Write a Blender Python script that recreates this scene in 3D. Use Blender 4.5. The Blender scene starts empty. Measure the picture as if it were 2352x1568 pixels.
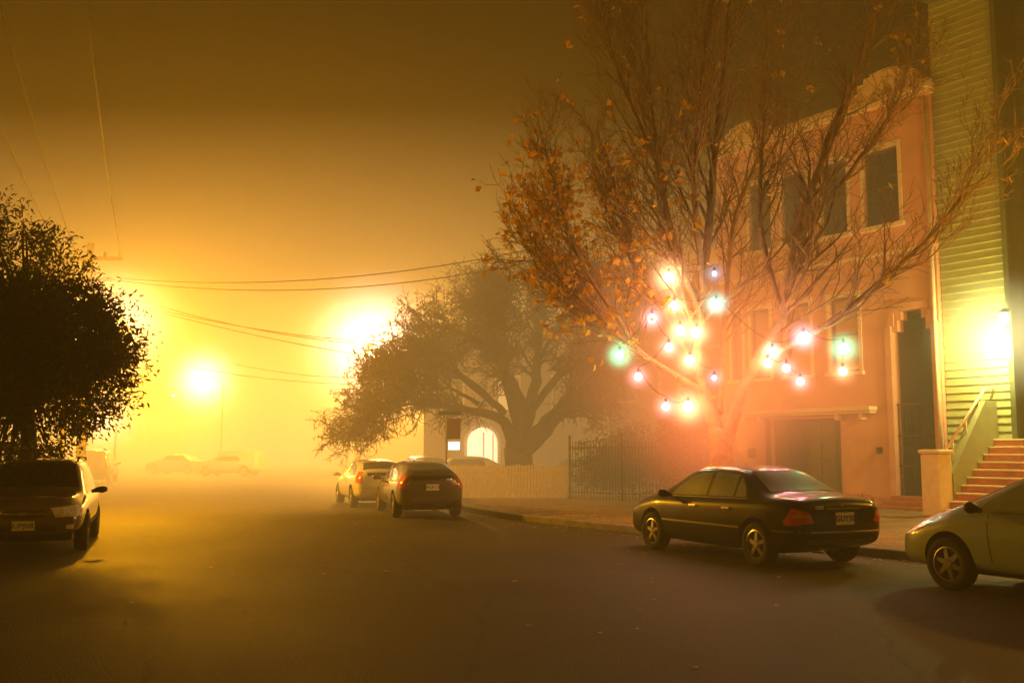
import bpy, bmesh, math, random
from mathutils import Vector, Matrix
from mathutils.bvhtree import BVHTree
random.seed(7)
scene=bpy.context.scene
col=scene.collection
R=math.radians

# ---------------------------------------------------------------- helpers
def link(o,parent=None):
    col.objects.link(o)
    if parent is not None: o.parent=parent
    return o
def empty(name,loc=(0,0,0),rz=0):
    e=bpy.data.objects.new(name,None); e.empty_display_size=.3
    e.location=loc; e.rotation_euler=(0,0,rz); col.objects.link(e); return e
def mesh_obj(name,verts,faces,mat=None,parent=None,smooth=False,mats=None,midx=None):
    me=bpy.data.meshes.new(name); me.from_pydata([tuple(v) for v in verts],[],faces); me.update()
    if mat: me.materials.append(mat)
    if mats:
        for m in mats: me.materials.append(m)
    if midx: me.polygons.foreach_set('material_index',midx)
    if smooth: me.polygons.foreach_set('use_smooth',[True]*len(me.polygons))
    o=bpy.data.objects.new(name,me); return link(o,parent)
class MB:
    """mesh accumulator"""
    def __init__(s): s.v=[];s.f=[]
    def box(s,x0,x1,y0,y1,z0,z1):
        b=len(s.v)
        s.v+=[(x0,y0,z0),(x1,y0,z0),(x1,y1,z0),(x0,y1,z0),(x0,y0,z1),(x1,y0,z1),(x1,y1,z1),(x0,y1,z1)]
        s.f+=[(b,b+3,b+2,b+1),(b+4,b+5,b+6,b+7),(b,b+1,b+5,b+4),(b+1,b+2,b+6,b+5),(b+2,b+3,b+7,b+6),(b+3,b,b+4,b+7)]
    def tube(s,pts,rad,n=6,cap=True):
        pts=[Vector(p) for p in pts]; b=len(s.v); N=len(pts)
        prev=None
        for i,p in enumerate(pts):
            d=(pts[min(i+1,N-1)]-pts[max(i-1,0)])
            if d.length<1e-6: d=Vector((0,0,1))
            d.normalize()
            if prev is None:
                a=d.orthogonal().normalized()
            else:
                a=(prev-d*prev.dot(d))
                if a.length<1e-5: a=d.orthogonal()
                a.normalize()
            prev=a; c=d.cross(a)
            r=rad[i] if isinstance(rad,(list,tuple)) else rad
            for j in range(n):
                t=2*math.pi*j/n
                s.v.append(p+a*(r*math.cos(t))+c*(r*math.sin(t)))
        for i in range(N-1):
            for j in range(n):
                j2=(j+1)%n
                s.f.append((b+i*n+j,b+i*n+j2,b+(i+1)*n+j2,b+(i+1)*n+j))
        if cap and n>3:
            s.f.append(tuple(b+j for j in range(n))[::-1]); s.f.append(tuple(b+(N-1)*n+j for j in range(n)))
    def lathe(s,prof,n=28,axis='z',c=(0,0,0)):
        b=len(s.v); c=Vector(c)
        for (r,h) in prof:
            for j in range(n):
                t=2*math.pi*j/n
                if axis=='z': q=Vector((r*math.cos(t),r*math.sin(t),h))
                else: q=Vector((r*math.cos(t),h,r*math.sin(t)))
                s.v.append(c+q)
        for i in range(len(prof)-1):
            for j in range(n):
                j2=(j+1)%n
                s.f.append((b+i*n+j,b+i*n+j2,b+(i+1)*n+j2,b+(i+1)*n+j))
    def quad(s,a,b_,c,d):
        b=len(s.v); s.v+=[a,b_,c,d]; s.f.append((b,b+1,b+2,b+3))
    def obj(s,name,mat,parent=None,smooth=False): return mesh_obj(name,s.v,s.f,mat,parent,smooth)
def bevel(o,w=.01,seg=2):
    m=o.modifiers.new('bevel','BEVEL'); m.width=w; m.segments=seg; m.limit_method='ANGLE'; return o

def mat(name,color,rough=.6,metal=0,spec=.5,var=.0,scale=5,bump=0,bscale=40,emit=None,estr=0,coat=0,color2=None,stretch=None):
    m=bpy.data.materials.new(name); m.use_nodes=True; nt=m.node_tree; N=nt.nodes; L=nt.links
    b=N['Principled BSDF']
    b.inputs['Base Color'].default_value=(*color,1); b.inputs['Roughness'].default_value=rough
    b.inputs['Metallic'].default_value=metal; b.inputs['Specular IOR Level'].default_value=spec
    b.inputs['Coat Weight'].default_value=coat; b.inputs['Coat Roughness'].default_value=.06
    tc=N.new('ShaderNodeTexCoord'); src=tc.outputs['Object']
    if stretch:
        mp=N.new('ShaderNodeMapping'); mp.inputs['Scale'].default_value=stretch; L.new(src,mp.inputs['Vector']); src=mp.outputs['Vector']
    if var>0:
        n=N.new('ShaderNodeTexNoise'); n.inputs['Scale'].default_value=scale; n.inputs['Detail'].default_value=6
        n.inputs['Roughness'].default_value=.65
        L.new(src,n.inputs['Vector'])
        r=N.new('ShaderNodeValToRGB')
        c2=color2 if color2 else tuple(c*(1-var) for c in color)
        c1=color if color2 else tuple(min(1,c*(1+var)) for c in color)
        r.color_ramp.elements[0].position=.35; r.color_ramp.elements[1].position=.65
        r.color_ramp.elements[0].color=(*c2,1); r.color_ramp.elements[1].color=(*c1,1)
        L.new(n.outputs['Fac'],r.inputs['Fac']); L.new(r.outputs['Color'],b.inputs['Base Color'])
        mr=N.new('ShaderNodeMapRange'); mr.inputs['To Min'].default_value=max(0,rough-.1); mr.inputs['To Max'].default_value=min(1,rough+.12)
        L.new(n.outputs['Fac'],mr.inputs['Value']); L.new(mr.outputs['Result'],b.inputs['Roughness'])
    if bump>0:
        n2=N.new('ShaderNodeTexNoise'); n2.inputs['Scale'].default_value=bscale; n2.inputs['Detail'].default_value=4
        L.new(src,n2.inputs['Vector'])
        bp=N.new('ShaderNodeBump'); bp.inputs['Strength'].default_value=bump; bp.inputs['Distance'].default_value=.02
        L.new(n2.outputs['Fac'],bp.inputs['Height']); L.new(bp.outputs['Normal'],b.inputs['Normal'])
    if emit:
        b.inputs['Emission Color'].default_value=(*emit,1); b.inputs['Emission Strength'].default_value=estr
    return m

# ---------------------------------------------------------------- camera / world
cam=bpy.data.cameras.new('camera'); cam.lens=35; cam.sensor_width=36; cam.clip_end=2000; cam.clip_start=.05
co=bpy.data.objects.new('camera',cam); co.location=(0,0,1.65); co.rotation_euler=(R(90+6.26),0,0); col.objects.link(co); scene.camera=co
scene.view_settings.view_transform='Standard'; scene.view_settings.look='None'; scene.view_settings.exposure=0
w=bpy.data.worlds.new('World'); scene.world=w; w.use_nodes=True
nt=w.node_tree; bg=nt.nodes['Background']
sk=nt.nodes.new('ShaderNodeTexSky'); sk.sky_type='NISHITA'; sk.sun_disc=False; sk.sun_elevation=R(-6); sk.sun_rotation=R(200)
nt.links.new(sk.outputs['Color'],bg.inputs['Color']); bg.inputs['Strength'].default_value=.0003

# ---------------------------------------------------------------- materials
SOD=(1,.395,.0)
kerbm=mat('kerb_concrete',(.26,.24,.2),.8,var=.3,scale=3,bump=.3)
stucco=mat('stucco',(.70,.33,.21),.9,var=.12,scale=1.2,bump=.4,bscale=60)
stucco2=mat('stucco_brown',(.26,.17,.10),.9,var=.15,scale=1.2,bump=.4,bscale=60)
creampaint=mat('cream_paint',(.80,.60,.42),.6,var=.08,scale=6)
darkwood=mat('dark_wood',(.06,.035,.02),.55,var=.3,scale=4,stretch=(1,1,8))
shadowwood=mat('recess_shade_wood',(.025,.016,.010),.5,var=.3,scale=4,stretch=(1,1,8))  # near-black tone paints the shade inside the entry recess
garagem=mat('garage_door_wood',(.14,.07,.035),.5,var=.25,scale=3,stretch=(6,1,1))
winglass=mat('window_glass',(.012,.009,.007),.12,spec=.4)
curtain=mat('curtained_window',(.28,.10,.06),.35,var=.25,scale=6,stretch=(8,1,.6),coat=.4)
ironm=mat('wrought_iron',(.03,.025,.022),.5,metal=.4)
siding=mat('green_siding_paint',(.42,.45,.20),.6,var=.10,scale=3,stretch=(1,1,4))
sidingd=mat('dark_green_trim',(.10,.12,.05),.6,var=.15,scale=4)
terracotta=mat('terracotta_steps',(.42,.14,.07),.6,var=.2,scale=4)
greywall=mat('stair_wall_paint',(.30,.32,.18),.7,var=.12,scale=3)
picket=mat('picket_paint',(.62,.50,.32),.7,var=.2,scale=5,stretch=(6,6,1))
bark=mat('plane_bark',(.30,.185,.095),.85,var=.4,scale=5,bump=.5,bscale=20)
barkd=mat('dark_bark',(.08,.045,.022),.9,var=.3,scale=6,bump=.7,bscale=14)
leafo=mat('autumn_leaf',(.70,.44,.06),.6,var=.4,scale=3)
leafd=mat('evergreen_leaf',(.05,.052,.016),.42,var=.5,scale=3)
leafb=mat('twig_foliage',(.09,.05,.02),.8,var=.3,scale=3)
leafg=mat('hedge_leaf',(.06,.04,.015),.6,var=.4,scale=4)
steel=mat('galvanised_steel',(.22,.2,.18),.45,metal=.8)
wirem=mat('wire_rubber',(.03,.025,.02),.7)
for m in (leafo,leafd):
    b=m.node_tree.nodes['Principled BSDF']
    tr=m.node_tree.nodes.new('ShaderNodeBsdfTranslucent'); mx=m.node_tree.nodes.new('ShaderNodeMixShader')
    mx.inputs[0].default_value=.38
    tr.inputs['Color'].default_value=(.8,.45,.03,1) if m is leafo else (.10,.10,.02,1)
    out=m.node_tree.nodes['Material Output']
    m.node_tree.links.new(b.outputs[0],mx.inputs[1]); m.node_tree.links.new(tr.outputs[0],mx.inputs[2]); m.node_tree.links.new(mx.outputs[0],out.inputs['Surface'])

# ---------------------------------------------------------------- fog
def fogbox(name,x0,x1,y0,y1,z0,z1,dens,emis,ecol,scol=(1,.95,.7)):
    b=MB(); b.box(x0,x1,y0,y1,z0,z1)
    m=bpy.data.materials.new(name); m.use_nodes=True; t=m.node_tree; t.nodes.clear()
    o=t.nodes.new('ShaderNodeOutputMaterial'); s=t.nodes.new('ShaderNodeVolumeScatter'); s.inputs['Color'].default_value=(*scol,1); s.inputs['Density'].default_value=dens
    s.inputs['Anisotropy'].default_value=.2
    e=t.nodes.new('ShaderNodeEmission'); e.inputs['Color'].default_value=(*ecol,1); e.inputs['Strength'].default_value=emis  # fog glows by itself here, standing in for multiply scattered light
    a=t.nodes.new('ShaderNodeAddShader'); t.links.new(s.outputs[0],a.inputs[0]); t.links.new(e.outputs[0],a.inputs[1]); t.links.new(a.outputs[0],o.inputs['Volume'])
    return b.obj(name,m)
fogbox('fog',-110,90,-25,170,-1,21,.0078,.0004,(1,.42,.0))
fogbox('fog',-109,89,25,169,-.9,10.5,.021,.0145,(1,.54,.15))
halo_mats={}
def halo_glow(parent,loc,rad,colr,strength,power=2.2):
    """emissive ball as mist round a lamp: painted glow standing in for scattered light"""
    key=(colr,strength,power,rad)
    if key not in halo_mats:
        m=bpy.data.materials.new('painted_halo'); m.use_nodes=True; t=m.node_tree; t.nodes.clear()
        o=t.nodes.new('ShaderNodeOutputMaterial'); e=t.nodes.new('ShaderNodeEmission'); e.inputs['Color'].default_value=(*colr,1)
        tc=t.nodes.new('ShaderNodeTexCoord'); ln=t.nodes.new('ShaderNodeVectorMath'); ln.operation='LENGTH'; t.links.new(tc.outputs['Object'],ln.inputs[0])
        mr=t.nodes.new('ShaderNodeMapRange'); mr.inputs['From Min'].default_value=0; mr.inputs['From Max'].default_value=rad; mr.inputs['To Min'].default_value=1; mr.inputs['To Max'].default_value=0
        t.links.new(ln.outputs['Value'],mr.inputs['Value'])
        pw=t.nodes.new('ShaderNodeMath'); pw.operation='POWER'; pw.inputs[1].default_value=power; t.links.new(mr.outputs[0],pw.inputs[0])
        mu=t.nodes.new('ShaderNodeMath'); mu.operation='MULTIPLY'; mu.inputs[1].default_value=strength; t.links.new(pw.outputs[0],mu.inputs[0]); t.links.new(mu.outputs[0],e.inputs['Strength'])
        t.links.new(e.outputs[0],o.inputs['Volume']); halo_mats[key]=m
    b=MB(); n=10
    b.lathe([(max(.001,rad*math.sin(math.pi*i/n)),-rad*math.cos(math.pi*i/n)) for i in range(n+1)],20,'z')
    q=b.obj('painted_halo',halo_mats[key],parent); q.location=loc; return q

# ---------------------------------------------------------------- ground
def sheet(name,pts,z,m):
    return mesh_obj(name,[(x,y,z) for x,y in pts],[tuple(range(len(pts)))],m)
sheet('ground',[(-600,-600),(600,-600),(600,900),(-600,900)],-.004,mat('ground_earth',(.06,.05,.04),.9,var=.3,scale=.3))
m=bpy.data.materials.new('road_asphalt'); m.use_nodes=True; t=m.node_tree; b=t.nodes['Principled BSDF']
tc=t.nodes.new('ShaderNodeTexCoord')
n1=t.nodes.new('ShaderNodeTexNoise'); n1.inputs['Scale'].default_value=.35; n1.inputs['Detail'].default_value=8
n2=t.nodes.new('ShaderNodeTexNoise'); n2.inputs['Scale'].default_value=45; n2.inputs['Detail'].default_value=3
vo=t.nodes.new('ShaderNodeTexVoronoi'); vo.feature='DISTANCE_TO_EDGE'; vo.inputs['Scale'].default_value=.33
nd=t.nodes.new('ShaderNodeTexNoise'); nd.inputs['Scale'].default_value=1.5; nd.inputs['Detail'].default_value=4
mixv=t.nodes.new('ShaderNodeMix'); mixv.data_type='VECTOR'; mixv.inputs['Factor'].default_value=.25
t.links.new(tc.outputs['Object'],mixv.inputs['A']); t.links.new(nd.outputs['Color'],mixv.inputs['B']); t.links.new(mixv.outputs['Result'],vo.inputs['Vector'])
t.links.new(tc.outputs['Object'],nd.inputs['Vector'])
for n in (n1,n2): t.links.new(tc.outputs['Object'],n.inputs['Vector'])
r1=t.nodes.new('ShaderNodeValToRGB'); r1.color_ramp.elements[0].color=(.016,.012,.007,1); r1.color_ramp.elements[1].color=(.065,.050,.026,1); r1.color_ramp.elements[0].position=.36; r1.color_ramp.elements[1].position=.66
t.links.new(n1.outputs['Fac'],r1.inputs['Fac'])
r2=t.nodes.new('ShaderNodeValToRGB'); r2.color_ramp.elements[0].color=(.4,.4,.4,1); r2.color_ramp.elements[1].color=(1,1,1,1); r2.color_ramp.elements[1].position=.012
t.links.new(vo.outputs['Distance'],r2.inputs['Fac'])
r3=t.nodes.new('ShaderNodeValToRGB'); r3.color_ramp.elements[0].color=(.2,.2,.2,1); r3.color_ramp.elements[1].color=(1.8,1.8,1.8,1); r3.color_ramp.elements[0].position=.3; r3.color_ramp.elements[1].position=.7; t.links.new(n2.outputs['Fac'],r3.inputs['Fac'])
mm=t.nodes.new('ShaderNodeMix'); mm.data_type='RGBA'; mm.blend_type='MULTIPLY'; mm.inputs['Factor'].default_value=1
t.links.new(r1.outputs[0],mm.inputs['A']); t.links.new(r2.outputs[0],mm.inputs['B'])
m2=t.nodes.new('ShaderNodeMix'); m2.data_type='RGBA'; m2.blend_type='MULTIPLY'; m2.inputs['Factor'].default_value=1
t.links.new(mm.outputs['Result'],m2.inputs['A']); t.links.new(r3.outputs[0],m2.inputs['B']); t.links.new(m2.outputs['Result'],b.inputs['Base Color'])
mr=t.nodes.new('ShaderNodeMapRange'); mr.inputs['To Min'].default_value=.55; mr.inputs['To Max'].default_value=.8; t.links.new(n1.outputs['Fac'],mr.inputs['Value']); t.links.new(mr.outputs[0],b.inputs['Roughness'])
bp=t.nodes.new('ShaderNodeBump'); bp.inputs['Strength'].default_value=.9; bp.inputs['Distance'].default_value=.025; t.links.new(n2.outputs['Fac'],bp.inputs['Height']); t.links.new(bp.outputs[0],b.inputs['Normal'])
sheet('road',[(-120,-60),(120,-60),(120,260),(-120,260)],0,m)
def slab(name,pts,h,mtop):
    n=len(pts); v=[(x,y,0) for x,y in pts]+[(x,y,h) for x,y in pts]
    f=[tuple(range(n,2*n))]+[(i,(i+1)%n,n+(i+1)%n,n+i) for i in range(n)]
    return mesh_obj(name,v,f,mtop)
sm=mat('sidewalk_concrete',(.30,.20,.11),.75,var=.3,scale=1.2,bump=.3,bscale=60)
t=sm.node_tree; b=t.nodes['Principled BSDF']; tc=t.nodes.new('ShaderNodeTexCoord'); mp=t.nodes.new('ShaderNodeMapping'); mp.inputs['Rotation'].default_value=(0,0,R(-35))
br=t.nodes.new('ShaderNodeTexBrick'); br.offset=0; br.inputs['Scale'].default_value=1; br.inputs['Brick Width'].default_value=1.2; br.inputs['Row Height'].default_value=1.2; br.inputs['Mortar Size'].default_value=.015
br.inputs['Color1'].default_value=(1,1,1,1); br.inputs['Color2'].default_value=(.85,.85,.85,1); br.inputs['Mortar'].default_value=(.35,.35,.35,1)
t.links.new(tc.outputs['Object'],mp.inputs['Vector']); t.links.new(mp.outputs[0],br.inputs['Vector'])
src=b.inputs['Base Color'].links[0].from_socket; mm=t.nodes.new('ShaderNodeMix'); mm.data_type='RGBA'; mm.blend_type='MULTIPLY'; mm.inputs['Factor'].default_value=1
t.links.new(src,mm.inputs['A']); t.links.new(br.outputs['Color'],mm.inputs['B']); t.links.new(mm.outputs['Result'],b.inputs['Base Color'])
kr=[(17.0,-.3),(6.5,14.7),(3.6,18.85),(1.9,21.25),(.3,23.8),(-.9,26.5),(-2.3,31.5),(-4.5,40),(-7.5,52)]
slab('sidewalk',kr+[(60,70),(60,-.3)],.13,sm)
kl=[(-8.2,10.0),(-10.2,16.5),(-13.2,27),(-16,36),(-17,38)]
slab('sidewalk',[(-8.2,10),(-60,4),(-60,44),(-17,38),(-13.2,27),(-10.2,16.5)],.13,sm)
def kerb(name,line,side):
    v=[];f=[]
    n=len(line)
    for i,(x,y) in enumerate(line):
        a=Vector(line[max(0,i-1)]); c=Vector(line[min(n-1,i+1)]); d=(c-a).normalized(); nn=Vector((d.y,-d.x))*side
        o=Vector((x,y))-nn*.02; q=o+nn*.17
        v+=[(o.x,o.y,-.01),(o.x,o.y,.125),(o.x+nn.x*.02,o.y+nn.y*.02,.14),(q.x,q.y,.14),(q.x,q.y,.05)]
    for i in range(n-1):
        for j in range(4): a=i*5+j; f.append((a,a+1,a+6,a+5))
    mesh_obj(name,v,f,kerbm)
kerb('kerb',kr,1); kerb('kerb',kl,-1)

# ---------------------------------------------------------------- trees
def rdir(base,spread):
    v=Vector((random.gauss(0,1),random.gauss(0,1),random.gauss(0,1))).normalized()
    return (base.normalized()+v*spread).normalized()
class Tree:
    def __init__(s): s.b=MB(); s.tips=[]
    def limb(s,pts,sides=8,rough=.0):
        P=[Vector(p[:3]) for p in pts]; rr=[p[3] for p in pts]
        out=[];ro=[]
        n=len(P)
        for i in range(n-1):
            p0=P[max(i-1,0)];p1=P[i];p2=P[i+1];p3=P[min(i+2,n-1)]
            for k in range(5):
                t=k/5
                q=.5*((2*p1)+(p2-p0)*t+(2*p0-5*p1+4*p2-p3)*t*t+(-p0+3*p1-3*p2+p3)*t**3)
                q+=Vector((random.uniform(-1,1),random.uniform(-1,1),random.uniform(-.5,.5)))*(rough+.02)
                out.append(q); ro.append((rr[i]*(1-t)+rr[i+1]*t)*(1+random.uniform(-.06,.06)))
        out.append(P[-1]); ro.append(rr[-1])
        s.b.tube(out,ro,sides)
        return out,ro
    def branch(s,p,d,L,r,depth,cfg):
        n=cfg['seg'][depth]; pts=[p];rad=[r]; q=p.copy(); dd=d.normalized()
        for i in range(n):
            dd=(dd+Vector((random.gauss(0,1),random.gauss(0,1),random.gauss(0,1)))*cfg['wob'][depth]+Vector((0,0,cfg['up'][depth]))).normalized()
            q=q+dd*(L/n); pts.append(q.copy()); rad.append(max(cfg['rmin'],r*(1-.8*(i+1)/n)))
        s.b.tube(pts,rad,cfg['sides'][depth],cap=False)
        if depth==len(cfg['seg'])-1:
            s.tips.append((pts[-1],dd)); s.tips.append((pts[len(pts)//2],dd)); return
        k=cfg['kids'][depth]
        for j in range(k):
            t=.15+.85*(j+random.random())/k; idx=min(n-1,int(t*n)); f=t*n-idx
            pp=pts[idx].lerp(pts[idx+1],min(1,f)); base=(pts[idx+1]-pts[idx])
            s.branch(pp,rdir(base,cfg['spr'][depth]),L*cfg['ratio'][depth]*random.uniform(.6,1.15),max(cfg['rmin'],rad[idx]*.55),depth+1,cfg)
    def dress(s,line,rad,n,L,cfg,t0=.25,out=None):
        N=len(line)-1
        for j in range(n):
            t=t0+(1-t0)*(j+random.random())/n; idx=min(N-1,int(t*N)); pp=line[idx].lerp(line[idx+1],t*N-idx)
            base=(line[idx+1]-line[idx]).normalized()
            d=rdir(base,cfg['spr0'])
            if out is not None:
                o=(pp-out); o.z*=.4; d=(d+o.normalized()*.35).normalized()
            s.branch(pp,d,L*random.uniform(.65,1.2)*(1.1-.45*t),max(cfg['rmin'],rad[idx]*.5),0,cfg)
def leafmesh(name,items,m,parent,ln=.11,wd=.09,curl=.02):
    v=[];f=[]
    for (p,d) in items:
        a=rdir(d,1.2); c=a.orthogonal().normalized(); c=(Matrix.Rotation(random.uniform(0,6.28),3,a)@c)
        s_=random.uniform(.6,1.25); l=ln*s_; w_=wd*s_*.5; nn=a.cross(c)*curl*s_
        b=len(v)
        v+=[p,p+a*l*.45+c*w_+nn,p+a*l,p+a*l*.45-c*w_+nn]
        f+=[(b,b+1,b+2),(b,b+2,b+3)]
    return mesh_obj(name,v,f,m,parent)

# --- plane tree
tp=empty('plane_tree',(0,0,0))
T=Tree()
cfg=dict(seg=[7,5,3],kids=[8,5],wob=[.14,.2,.22],up=[.14,.10,.06],spr=[.66,.8],ratio=[.5,.5],sides=[5,4,3],rmin=.0055,spr0=.55)
random.seed(11)
T.limb([(4.32,20.2,.0,.36),(4.28,20.2,.25,.29),(4.22,20.2,1.2,.25),(4.22,20.2,2.1,.23)],12,.01)
L_=[
 ([(4.2,20.2,1.8,.17),(3.8,20.2,3.4,.115),(3.9,20.1,5,.095),(4.15,20,7.3,.07),(4.5,20,10.5,.035),(4.6,20,13,.012)],30,2.6),
 ([(4.25,20.2,1.7,.18),(4.76,20,3.1,.13),(5.4,19.7,4.4,.10),(5.7,19.6,5.9,.08),(6.4,19.4,7.9,.055),(7.3,19.2,10.4,.03),(7.8,19,12.4,.01)],32,2.6),
 ([(4.95,20,3.4,.08),(6.4,19.2,4.3,.055),(8.1,18.8,5.8,.035),(9.0,18.6,7.2,.012)],18,2.0),
 ([(3.98,20.2,2.8,.08),(2.7,19.8,3.5,.06),(1.5,19.6,4.5,.04),(.5,19.4,5.5,.015)],20,2.1),
 ([(3.82,20.2,3.2,.08),(3.1,20.6,4.7,.06),(2.5,20.8,6.2,.045),(2.0,21,8.2,.018)],24,2.3),
 ([(3.85,20,4.2,.07),(3.2,19.6,6,.055),(2.8,19.4,8.5,.035),(2.7,19.2,11.5,.012)],30,2.4),
 ([(5.4,19.8,4.4,.07),(5.2,20.5,6.5,.05),(5.5,21,9,.03),(5.7,21.2,12,.01)],28,2.3),
 ([(4.2,20.3,2.4,.09),(4.6,21.3,4.5,.06),(5.1,22.2,7,.045),(6.3,22.7,9.5,.018)],22,2.4),
 ([(3.9,20.1,4.8,.07),(3.6,19.2,7,.05),(3.8,18.7,9.5,.03),(4.3,18.4,12,.01)],28,2.3),
 ([(5.75,19.6,6.0,.06),(7.0,20.0,7.4,.045),(8.1,20.4,8.9,.02),(8.6,20.6,10.3,.01)],18,1.8),
 ([(3.3,19.9,3.1,.05),(2.4,20.6,3.9,.04),(1.5,21.0,5.0,.025),(.9,21.3,6.3,.01)],18,1.9),
 ([(2.4,19.7,3.8,.05),(1.5,19.6,5.2,.035),(1.0,19.6,6.4,.02),(.8,19.6,7.6,.01)],18,1.7),
 ([(3.0,19.5,7.2,.05),(2.3,19.3,8.8,.035),(1.8,19.3,10.4,.02),(1.6,19.2,12,.01)],24,1.9)]
c0=Vector((4.4,20.1,6))
for pts,n,L in L_:
    ln,rd=T.limb(pts,8); T.dress(ln,rd,n,L,cfg,.24,c0)
T.b.obj('trunk_and_branches',bark,tp,True)
it=[]
for p,d in T.tips:
    pr=.008
    if p.x<4.3 and 3.4<p.z<8.0: pr=.15 if p.x<3.4 else .08
    elif p.z>8.0: pr=.006 if p.x>3 else .014
    if random.random()<pr:
        for k in range(random.choice((1,1,2,3))): it.append((p+Vector((random.uniform(-.1,.1),random.uniform(-.1,.1),random.uniform(-.1,.04))),Vector((d.x,d.y,-.3))))
leafmesh('leaves',it,leafo,tp,.16,.14)

# --- spreading bare tree behind the fence
ts=empty('spreading_tree',(0,0,0)); T=Tree(); random.seed(5)
cfg2=dict(seg=[6,5,4],kids=[8,7],wob=[.2,.25,.3],up=[.02,-.01,-.04],spr=[.8,.95],ratio=[.55,.55],sides=[4,3,3],rmin=.010,spr0=.75)
T.limb([(.55,36,0,.62),(.45,36,.6,.5),(.25,36,1.3,.48),(.2,36,1.9,.5)],12,.04)
LL=[
 [(.35,36,1.5,.3),(1.2,35.8,2.4,.24),(2.3,35.6,3.5,.17),(3.4,35.5,4.3,.08),(4.2,35.4,4.6,.03)],
 [(.1,36,1.7,.28),(-.3,35.7,2.7,.2),(-1.6,35.3,3.1,.13),(-3.4,35,3.3,.07),(-4.8,34.8,2.9,.03),(-5.6,34.8,2.3,.01)],
 [(.2,36,1.8,.28),(.3,36,3.4,.2),(-.6,36.2,5,.14),(-1.9,36.4,6.0,.08),(-3.2,36.4,6.2,.03)],
 [(.25,36,1.9,.28),(.8,36.4,3.8,.2),(1.0,36.6,5.6,.13),(1.2,36.6,7.0,.06),(1.0,36.6,8.0,.02)],
 [(.2,36,2.6,.2),(-.2,35.2,4.2,.14),(-.4,34.4,5.8,.08),(-.3,33.8,6.8,.03)],
 [(.8,36,3.2,.16),(2.0,36.4,4.8,.12),(2.9,36.6,6.2,.06),(3.7,36.6,6.9,.02)],
 [(-.4,36,4.6,.13),(-.7,36.6,6.1,.08),(-1.0,37,7.4,.03)],
 [(-.3,35.8,3.0,.14),(-1.7,36.6,4.3,.09),(-3.3,37,4.9,.05),(-4.9,37,4.3,.02)],
 [(-.3,35.6,3.0,.13),(-1.9,35.2,4.3,.09),(-3.2,34.9,4.8,.05),(-4.4,34.6,4.4,.02)],
 [(.6,36,2.2,.16),(1.6,34.8,3.2,.1),(2.4,33.8,4.2,.06),(3.0,33.2,4.9,.02)],
 [(1.0,36.5,5.0,.1),(2.0,36,6.6,.06),(2.8,35.6,7.4,.02)],
 [(-1.2,35.5,3.3,.08),(-2.2,34.4,3.8,.05),(-3.6,33.6,3.5,.03),(-4.6,33.3,2.7,.01)]]
c0=Vector((.2,36,2.5))
for pts in LL:
    ln,rd=T.limb(pts,7,.03); T.dress(ln,rd,30,1.9,cfg2,.3,c0)
T.b.obj('trunk_and_branches',barkd,ts,True)
it=[]
for p,d in T.tips:
    if p.z>2 and random.random()<.9: it.append((p,Vector((d.x,d.y,d.z-.2))))
leafmesh('leaves',it,leafb,ts,.15,.035)

# --- evergreen at left
te=empty('evergreen_tree',(0,0,0)); random.seed(3)
b_=Tree()
b_.limb([(-9.2,19.2,0,.2),(-9.2,19.2,1.1,.16),(-9.3,19.2,2.0,.15),(-9.5,19.2,3.2,.12),(-9.9,19.2,4.8,.06)],9)
def pl(tab,x):
    if x<=tab[0][0]: return tab[0][1]
    for a,b in zip(tab[:-1],tab[1:]):
        if x<=b[0]: return a[1]+(b[1]-a[1])*(x-a[0])/(b[0]-a[0])
    return tab[-1][1]
ztop=[(-12.8,4.5),(-12,6.0),(-11,6.8),(-10.1,6.7),(-9.6,6.2),(-8.7,5.75),(-8.1,5.05),(-7.6,4.3),(-7.3,3.7),(-7.1,3.3)]
zbot=[(-12.8,1.6),(-12,1.1),(-9.6,1.05),(-8.9,1.2),(-8.5,1.6),(-8.0,2.0),(-7.5,2.6),(-7.1,3.1)]
cl=[]
while len(cl)<860:
    x=random.uniform(-12.8,-7.1); y=random.uniform(-2.1,2.1); zt=pl(ztop,x); zb=pl(zbot,x)
    e=1-(y/2.6)**2
    mid=(zt+zb)*.5; hh=(zt-zb)*.5*math.sqrt(max(0,e))
    z=mid+random.uniform(-1,1)*hh+.12*math.sin(6*x+3*y)
    g=math.sin(2.1*x+1.3)*math.sin(2.3*z+.7*y)+.5*math.sin(4.3*z-3*x)
    if g<-.68: continue
    cl.append(Vector((x-.42*max(0,y)*(1 if x>-9.5 else .3)+random.uniform(-.08,.08),19.2+y,z)))
it=[]
cc=Vector((-9.9,19.2,3.9))
for p in cl:
    s_=random.uniform(.10,.24)
    od=(p-cc).normalized()
    for k in range(60):
        q=p+Vector((random.gauss(0,s_),random.gauss(0,s_),random.gauss(0,s_*.8)))
        it.append((q,(q-p).normalized()+od*.5+Vector((0,0,-.15))))
    if random.random()<.35:
        a=Vector((-9.4,19.2,random.uniform(2.2,4.0))); mid=a.lerp(p,.5)+Vector((0,0,.2))
        b_.b.tube([a,mid,p],[.05,.03,.012],4,False)
b_.b.obj('trunk_and_limbs',barkd,te,True)
leafmesh('leaves',it,leafd,te,.13,.045)

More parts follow.
